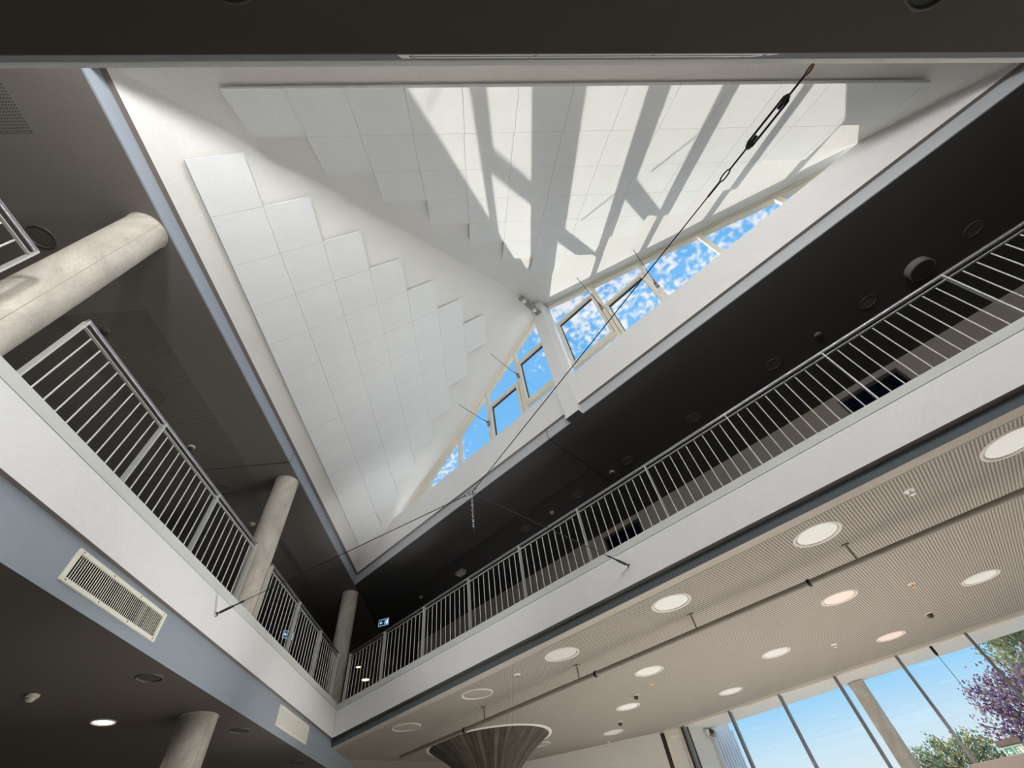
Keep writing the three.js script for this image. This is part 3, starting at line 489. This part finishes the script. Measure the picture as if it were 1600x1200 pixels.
function signPrint(night) {                               // running figure, door and arrow
  const c = document.createElement('canvas'); c.width = 256; c.height = 136; const k = c.getContext('2d');
  k.fillStyle = night ? '#0a141c' : '#f4f6f4'; k.fillRect(0, 0, 256, 136);
  k.fillStyle = night ? '#0d2733' : '#0f9a78'; k.fillRect(10, 10, 112, 116); k.fillRect(134, 10, 112, 116);
  k.strokeStyle = k.fillStyle = night ? '#bfe4ff' : '#ffffff'; k.lineWidth = 12;
  k.beginPath(); k.moveTo(96, 68); k.lineTo(42, 68); k.moveTo(66, 40); k.lineTo(38, 68); k.lineTo(66, 96); k.stroke();
  k.fillRect(196, 24, 40, 90); k.lineWidth = 9;
  k.beginPath(); k.arc(176, 34, 9, 0, 7); k.fill();
  k.beginPath(); k.moveTo(172, 48); k.lineTo(164, 78); k.lineTo(178, 92); k.lineTo(172, 116); k.moveTo(164, 78); k.lineTo(150, 104); k.moveTo(172, 54); k.lineTo(150, 66); k.moveTo(172, 54); k.lineTo(190, 68); k.stroke();
  if (night) { k.lineWidth = 6; k.strokeRect(3, 3, 250, 130); }
  const t = new THREE.CanvasTexture(c); t.colorSpace = THREE.SRGBColorSpace; return t;
}
for (const [x, h, z, label, turn] of [[-3.55, 5.35, -14.1, 'small lit exit sign in the dark beside the corner column', -0.3], [-5.6, 4.9, -12.2, 'small lit exit sign seen through the left railing', 0.9]]) {
  const dir = label.includes('corner') ? [-0.264, 0.442, -1.083] : [-0.5, 0.451, -1.107], t = label.includes('corner') ? 12.1 : 11.1;
  const o = base('exit_sign', label, 'sign'); o.position.copy(V(dir[0] * t, dir[1] * t - 0.12, dir[2] * t)); o.rotation.y = turn;
  part('sign_body', rbox(-0.17, 0.17, 0, 0.22, -0.025, 0.02, 0.004), M.darkPlastic, o);
  part('sign_face', new THREE.PlaneGeometry(0.32, 0.18).translate(0, 0.11, 0.0215), P({ color: 0x000000, emissive: new THREE.Color(1, 1, 1), emissiveMap: signPrint(true), emissiveIntensity: 1.3 }), o);
  part('rod', rod(new THREE.Vector3(0, 0.22, 0), new THREE.Vector3(0, H_UP - (dir[1] * t - 0.12), 0), 0.01, 6), M.darkPlastic, o);
}

// ------------------------------------------------------------------ suspension cables, ring and chain
const NODE = V(-0.11, 2.55, -3.475), EYES = [[V(2.0, 2.65, -0.068), 'near', 'long black cable from the ring up to the eye on the near gallery edge'], [V(-3.545, 2.652, -5.625), 'left', 'black cable from the ring to the left fascia'], [V(2.0, 2.652, -5.69), 'right', 'black cable from the ring to the right fascia']];
function shackle(p, q, w, r) {                            // a stretched ring between two points
  const a = p.clone(), d = q.clone().sub(p), L = d.length(), g = new THREE.TorusGeometry(1, r / (L / 2), 6, 20); g.scale(w / 2, L / 2, L / 2);
  g.applyQuaternion(new THREE.Quaternion().setFromUnitVectors(new THREE.Vector3(0, 1, 0), d.normalize())); const m = a.add(q).multiplyScalar(0.5); return g.translate(m.x, m.y, m.z);
}
for (const [eye, which, label] of EYES) {
  const o = base('suspension_cable', label, 'cable', 'cables that hold the ring'); o.position.copy(eye);
  const end = NODE.clone().sub(eye), L = end.length(), u = end.clone().normalize(), at = (t) => u.clone().multiplyScalar(t);
  const near = which === 'near', k = near ? 1 : 1.1;
  const body = [0.16 * k, 0.47 * k], r = 0.0042;
  part('wire', rod(at(near ? 0.75 : 0.55), at(L - 0.07), r, 8), M.black, o);
  part('eye_bolt', near ? shackle(at(-0.008), at(0.042), 0.036, 0.006) : shackle(at(-0.03), at(0.05), 0.05, 0.008), near ? M.rust : M.black, o);
  const side = u.clone().cross(new THREE.Vector3(0, 1, 0)).normalize().multiplyScalar(0.02);
  if (near) {
    const tb = part('turnbuckle', join([rod(at(0.04), at(0.2), 0.0065), rod(at(0.17).add(side), at(0.44).add(side), 0.007), rod(at(0.17).sub(side), at(0.44).sub(side), 0.007), shackle(at(0.155), at(0.195), 0.05, 0.008), shackle(at(0.42), at(0.46), 0.05, 0.008), rod(at(0.2), at(0.23), 0.01), rod(at(0.385), at(0.42), 0.01), rod(at(0.42), at(0.6), 0.006)]), M.black, o);
    part('thimble', shackle(at(0.595), at(0.675), 0.055, 0.005), M.black, o); part('ferrule', rod(at(0.67), at(0.78), 0.007), M.black, o);
  } else {
    part('turnbuckle', join([rod(at(0.03), at(0.5), 0.009), rod(at(0.1), at(0.3), 0.017), rod(at(0.3), at(0.36), 0.013)]), M.black, o); part('ferrule', rod(at(0.48), at(0.56), 0.011), M.black, o);
  }
  part('end_loop', shackle(at(L - 0.09), at(L - 0.01), 0.03, 0.004), M.black, o);
}
{
  const o = base('hanging_ring', 'steel ring where the three cables meet', 'ring'); o.position.copy(NODE);
  part('ring', new THREE.TorusGeometry(0.036, 0.006, 8, 24).rotateX(Math.PI / 2), M.chain, o); part('thimble', new THREE.TorusGeometry(0.018, 0.005, 8, 20).translate(-0.02, 0.012, 0), M.chain, o);
  const c = base('chain', 'short steel chain hanging from the ring', 'chain'); c.position.copy(NODE).add(new THREE.Vector3(0, -0.02, 0));
  const link = new THREE.TorusGeometry(0.0085, 0.0026, 6, 14).scale(1, 2.0, 1);
  for (let i = 0; i < 13; i++) { const m = part('link', link, M.chain, c); m.position.y = -0.02 - i * 0.0275; m.rotation.y = i % 2 ? Math.PI / 2 : 0.3; }
  part('hook', lathe([[0.0001, -0.43], [0.006, -0.425], [0.006, -0.375]], 8), M.black, c);
}

// ------------------------------------------------------------------ outside the glass: wall with slats, camera, trees
{
  const o = base('exterior_wall', 'white outer wall with upright metal slats beyond the first glass bay', 'wall', null, 'structure'); o.rotation.y = -Math.PI / 4;
  part('wall_face', box(-7.25, -6.98, 0, H_RIGHT + EYE + 0.4, -17.6, -14.45), M.wall, o);
  for (let i = 0; i < 8; i++) { const d = 15.95 + i * 0.21; part('slat', rbox(-6.98, -6.86, 0, H_RIGHT + EYE + 0.02, -d - 0.04, -d + 0.04, 0.006), M.louvre, o); }
}
{
  const p = R(-6.86, 15.75, 2.16), o = base('security_camera', 'grey dome security camera under the eave outside the first glass bay', 'camera'); o.position.copy(p); o.rotation.y = 0.3;
  part('bracket', rbox(-0.16, -0.06, -0.03, 0.1, -0.05, 0.05, 0.01), M.white, o); part('housing', new THREE.CylinderGeometry(0.08, 0.08, 0.2, 20).rotateZ(Math.PI / 2).rotateY(0.5).translate(0.05, 0, 0), M.grey, o);
  part('lens', new THREE.CylinderGeometry(0.055, 0.06, 0.05, 20).rotateX(Math.PI / 2).translate(-0.03, 0.02, 0.1), M.black, o);
}
function leaves(list, size) {                            // small bent leaf blades
  const out = [];
  const pos = [], nor = [], uv = [];
  const q = new THREE.Quaternion(), e = new THREE.Euler(), v = new THREE.Vector3();
  for (const p of list) {
    e.set(rnd() * 6.3, rnd() * 6.3, rnd() * 6.3); q.setFromEuler(e); const s = size * (0.7 + rnd() * 0.6);
    const pts = [[-0.5, 0, 0], [0, 0.32, 0.08], [0.5, 0, 0], [0, -0.32, 0.08]].map(([a, b, c]) => v.set(a * s, b * s, c * s).applyQuaternion(q).add(p).clone());
    const n1 = pts[1].clone().sub(pts[0]).cross(pts[2].clone().sub(pts[0])).normalize();
    for (const i of [0, 2, 1, 0, 3, 2]) { pos.push(pts[i].x, pts[i].y, pts[i].z); nor.push(-n1.x, -n1.y, -n1.z); uv.push(0, 0); }
  }
  const g = new THREE.BufferGeometry(); g.setAttribute('position', new THREE.Float32BufferAttribute(pos, 3)); g.setAttribute('normal', new THREE.Float32BufferAttribute(nor, 3)); g.setAttribute('uv', new THREE.Float32BufferAttribute(uv, 2)); return g;
}
function tree(label, x, z, height, crown, mats, count, size, upright) {
  const o = base('tree', label, 'tree'); o.position.set(x, -0.06, z);
  part('trunk', new THREE.CylinderGeometry(0.07, 0.14, height * 0.75, 10).translate(0, height * 0.375, 0), M.bark, o);
  const tips = [], limbs = [];
  for (let i = 0; i < 46; i++) {
    const a = i * 2.4, t = 0.3 + 0.62 * ((i + 0.5) / 46), reach = crown * (upright ? 0.6 + 0.4 * Math.sin(t * 3.1) : 1.15 * Math.sin(0.5 + t * 2.2)) * (0.7 + rnd() * 0.45);
    const from = new THREE.Vector3(0, height * (t * 0.75), 0), to = new THREE.Vector3(Math.cos(a) * reach, height * (t * 0.78 + (upright ? 0.25 : 0.14) + rnd() * 0.06), Math.sin(a) * reach);
    limbs.push(rod(from, to, 0.02, 5)); for (let k = 0; k < 5; k++) tips.push(from.clone().lerp(to, 0.55 + 0.12 * k + rnd() * 0.05));
  }
  part('branches', join(limbs), M.bark, o);
  mats.forEach(([m, share], j) => { const pts = []; for (let i = 0; i < count * share; i++) { const c = tips[Math.floor(rnd() * tips.length)], s = crown * 0.17; pts.push(c.clone().add(new THREE.Vector3((rnd() + rnd() + rnd() - 1.5) * s, (rnd() + rnd() + rnd() - 1.5) * s * (upright ? 2.2 : 1), (rnd() + rnd() + rnd() - 1.5) * s))); } const f = part('foliage', leaves(pts, size), m, o); f.userData.kind = 'stuff'; });
  return o;
}
tree('purple leaved tree outside the glass wall at the lower right', 18.5, -17.4, 5.0, 1.75, [[M.leafPurple, 0.6], [M.leafPink, 0.32], [M.leafOlive, 0.08]], 8500, 0.11, false);
tree('tall olive green tree behind the purple one', 24.4, -21.2, 8.6, 1.5, [[M.leafOlive, 0.7], [M.leafGreen, 0.3]], 7000, 0.16, true);
tree('low bushy tree with yellow tips left of the portal', 19.0, -23.2, 3.7, 1.7, [[M.leafGreen, 0.55], [M.leafOlive, 0.3], [M.leafYellow, 0.15]], 6000, 0.12, false);

renderer.render(scene, camera);
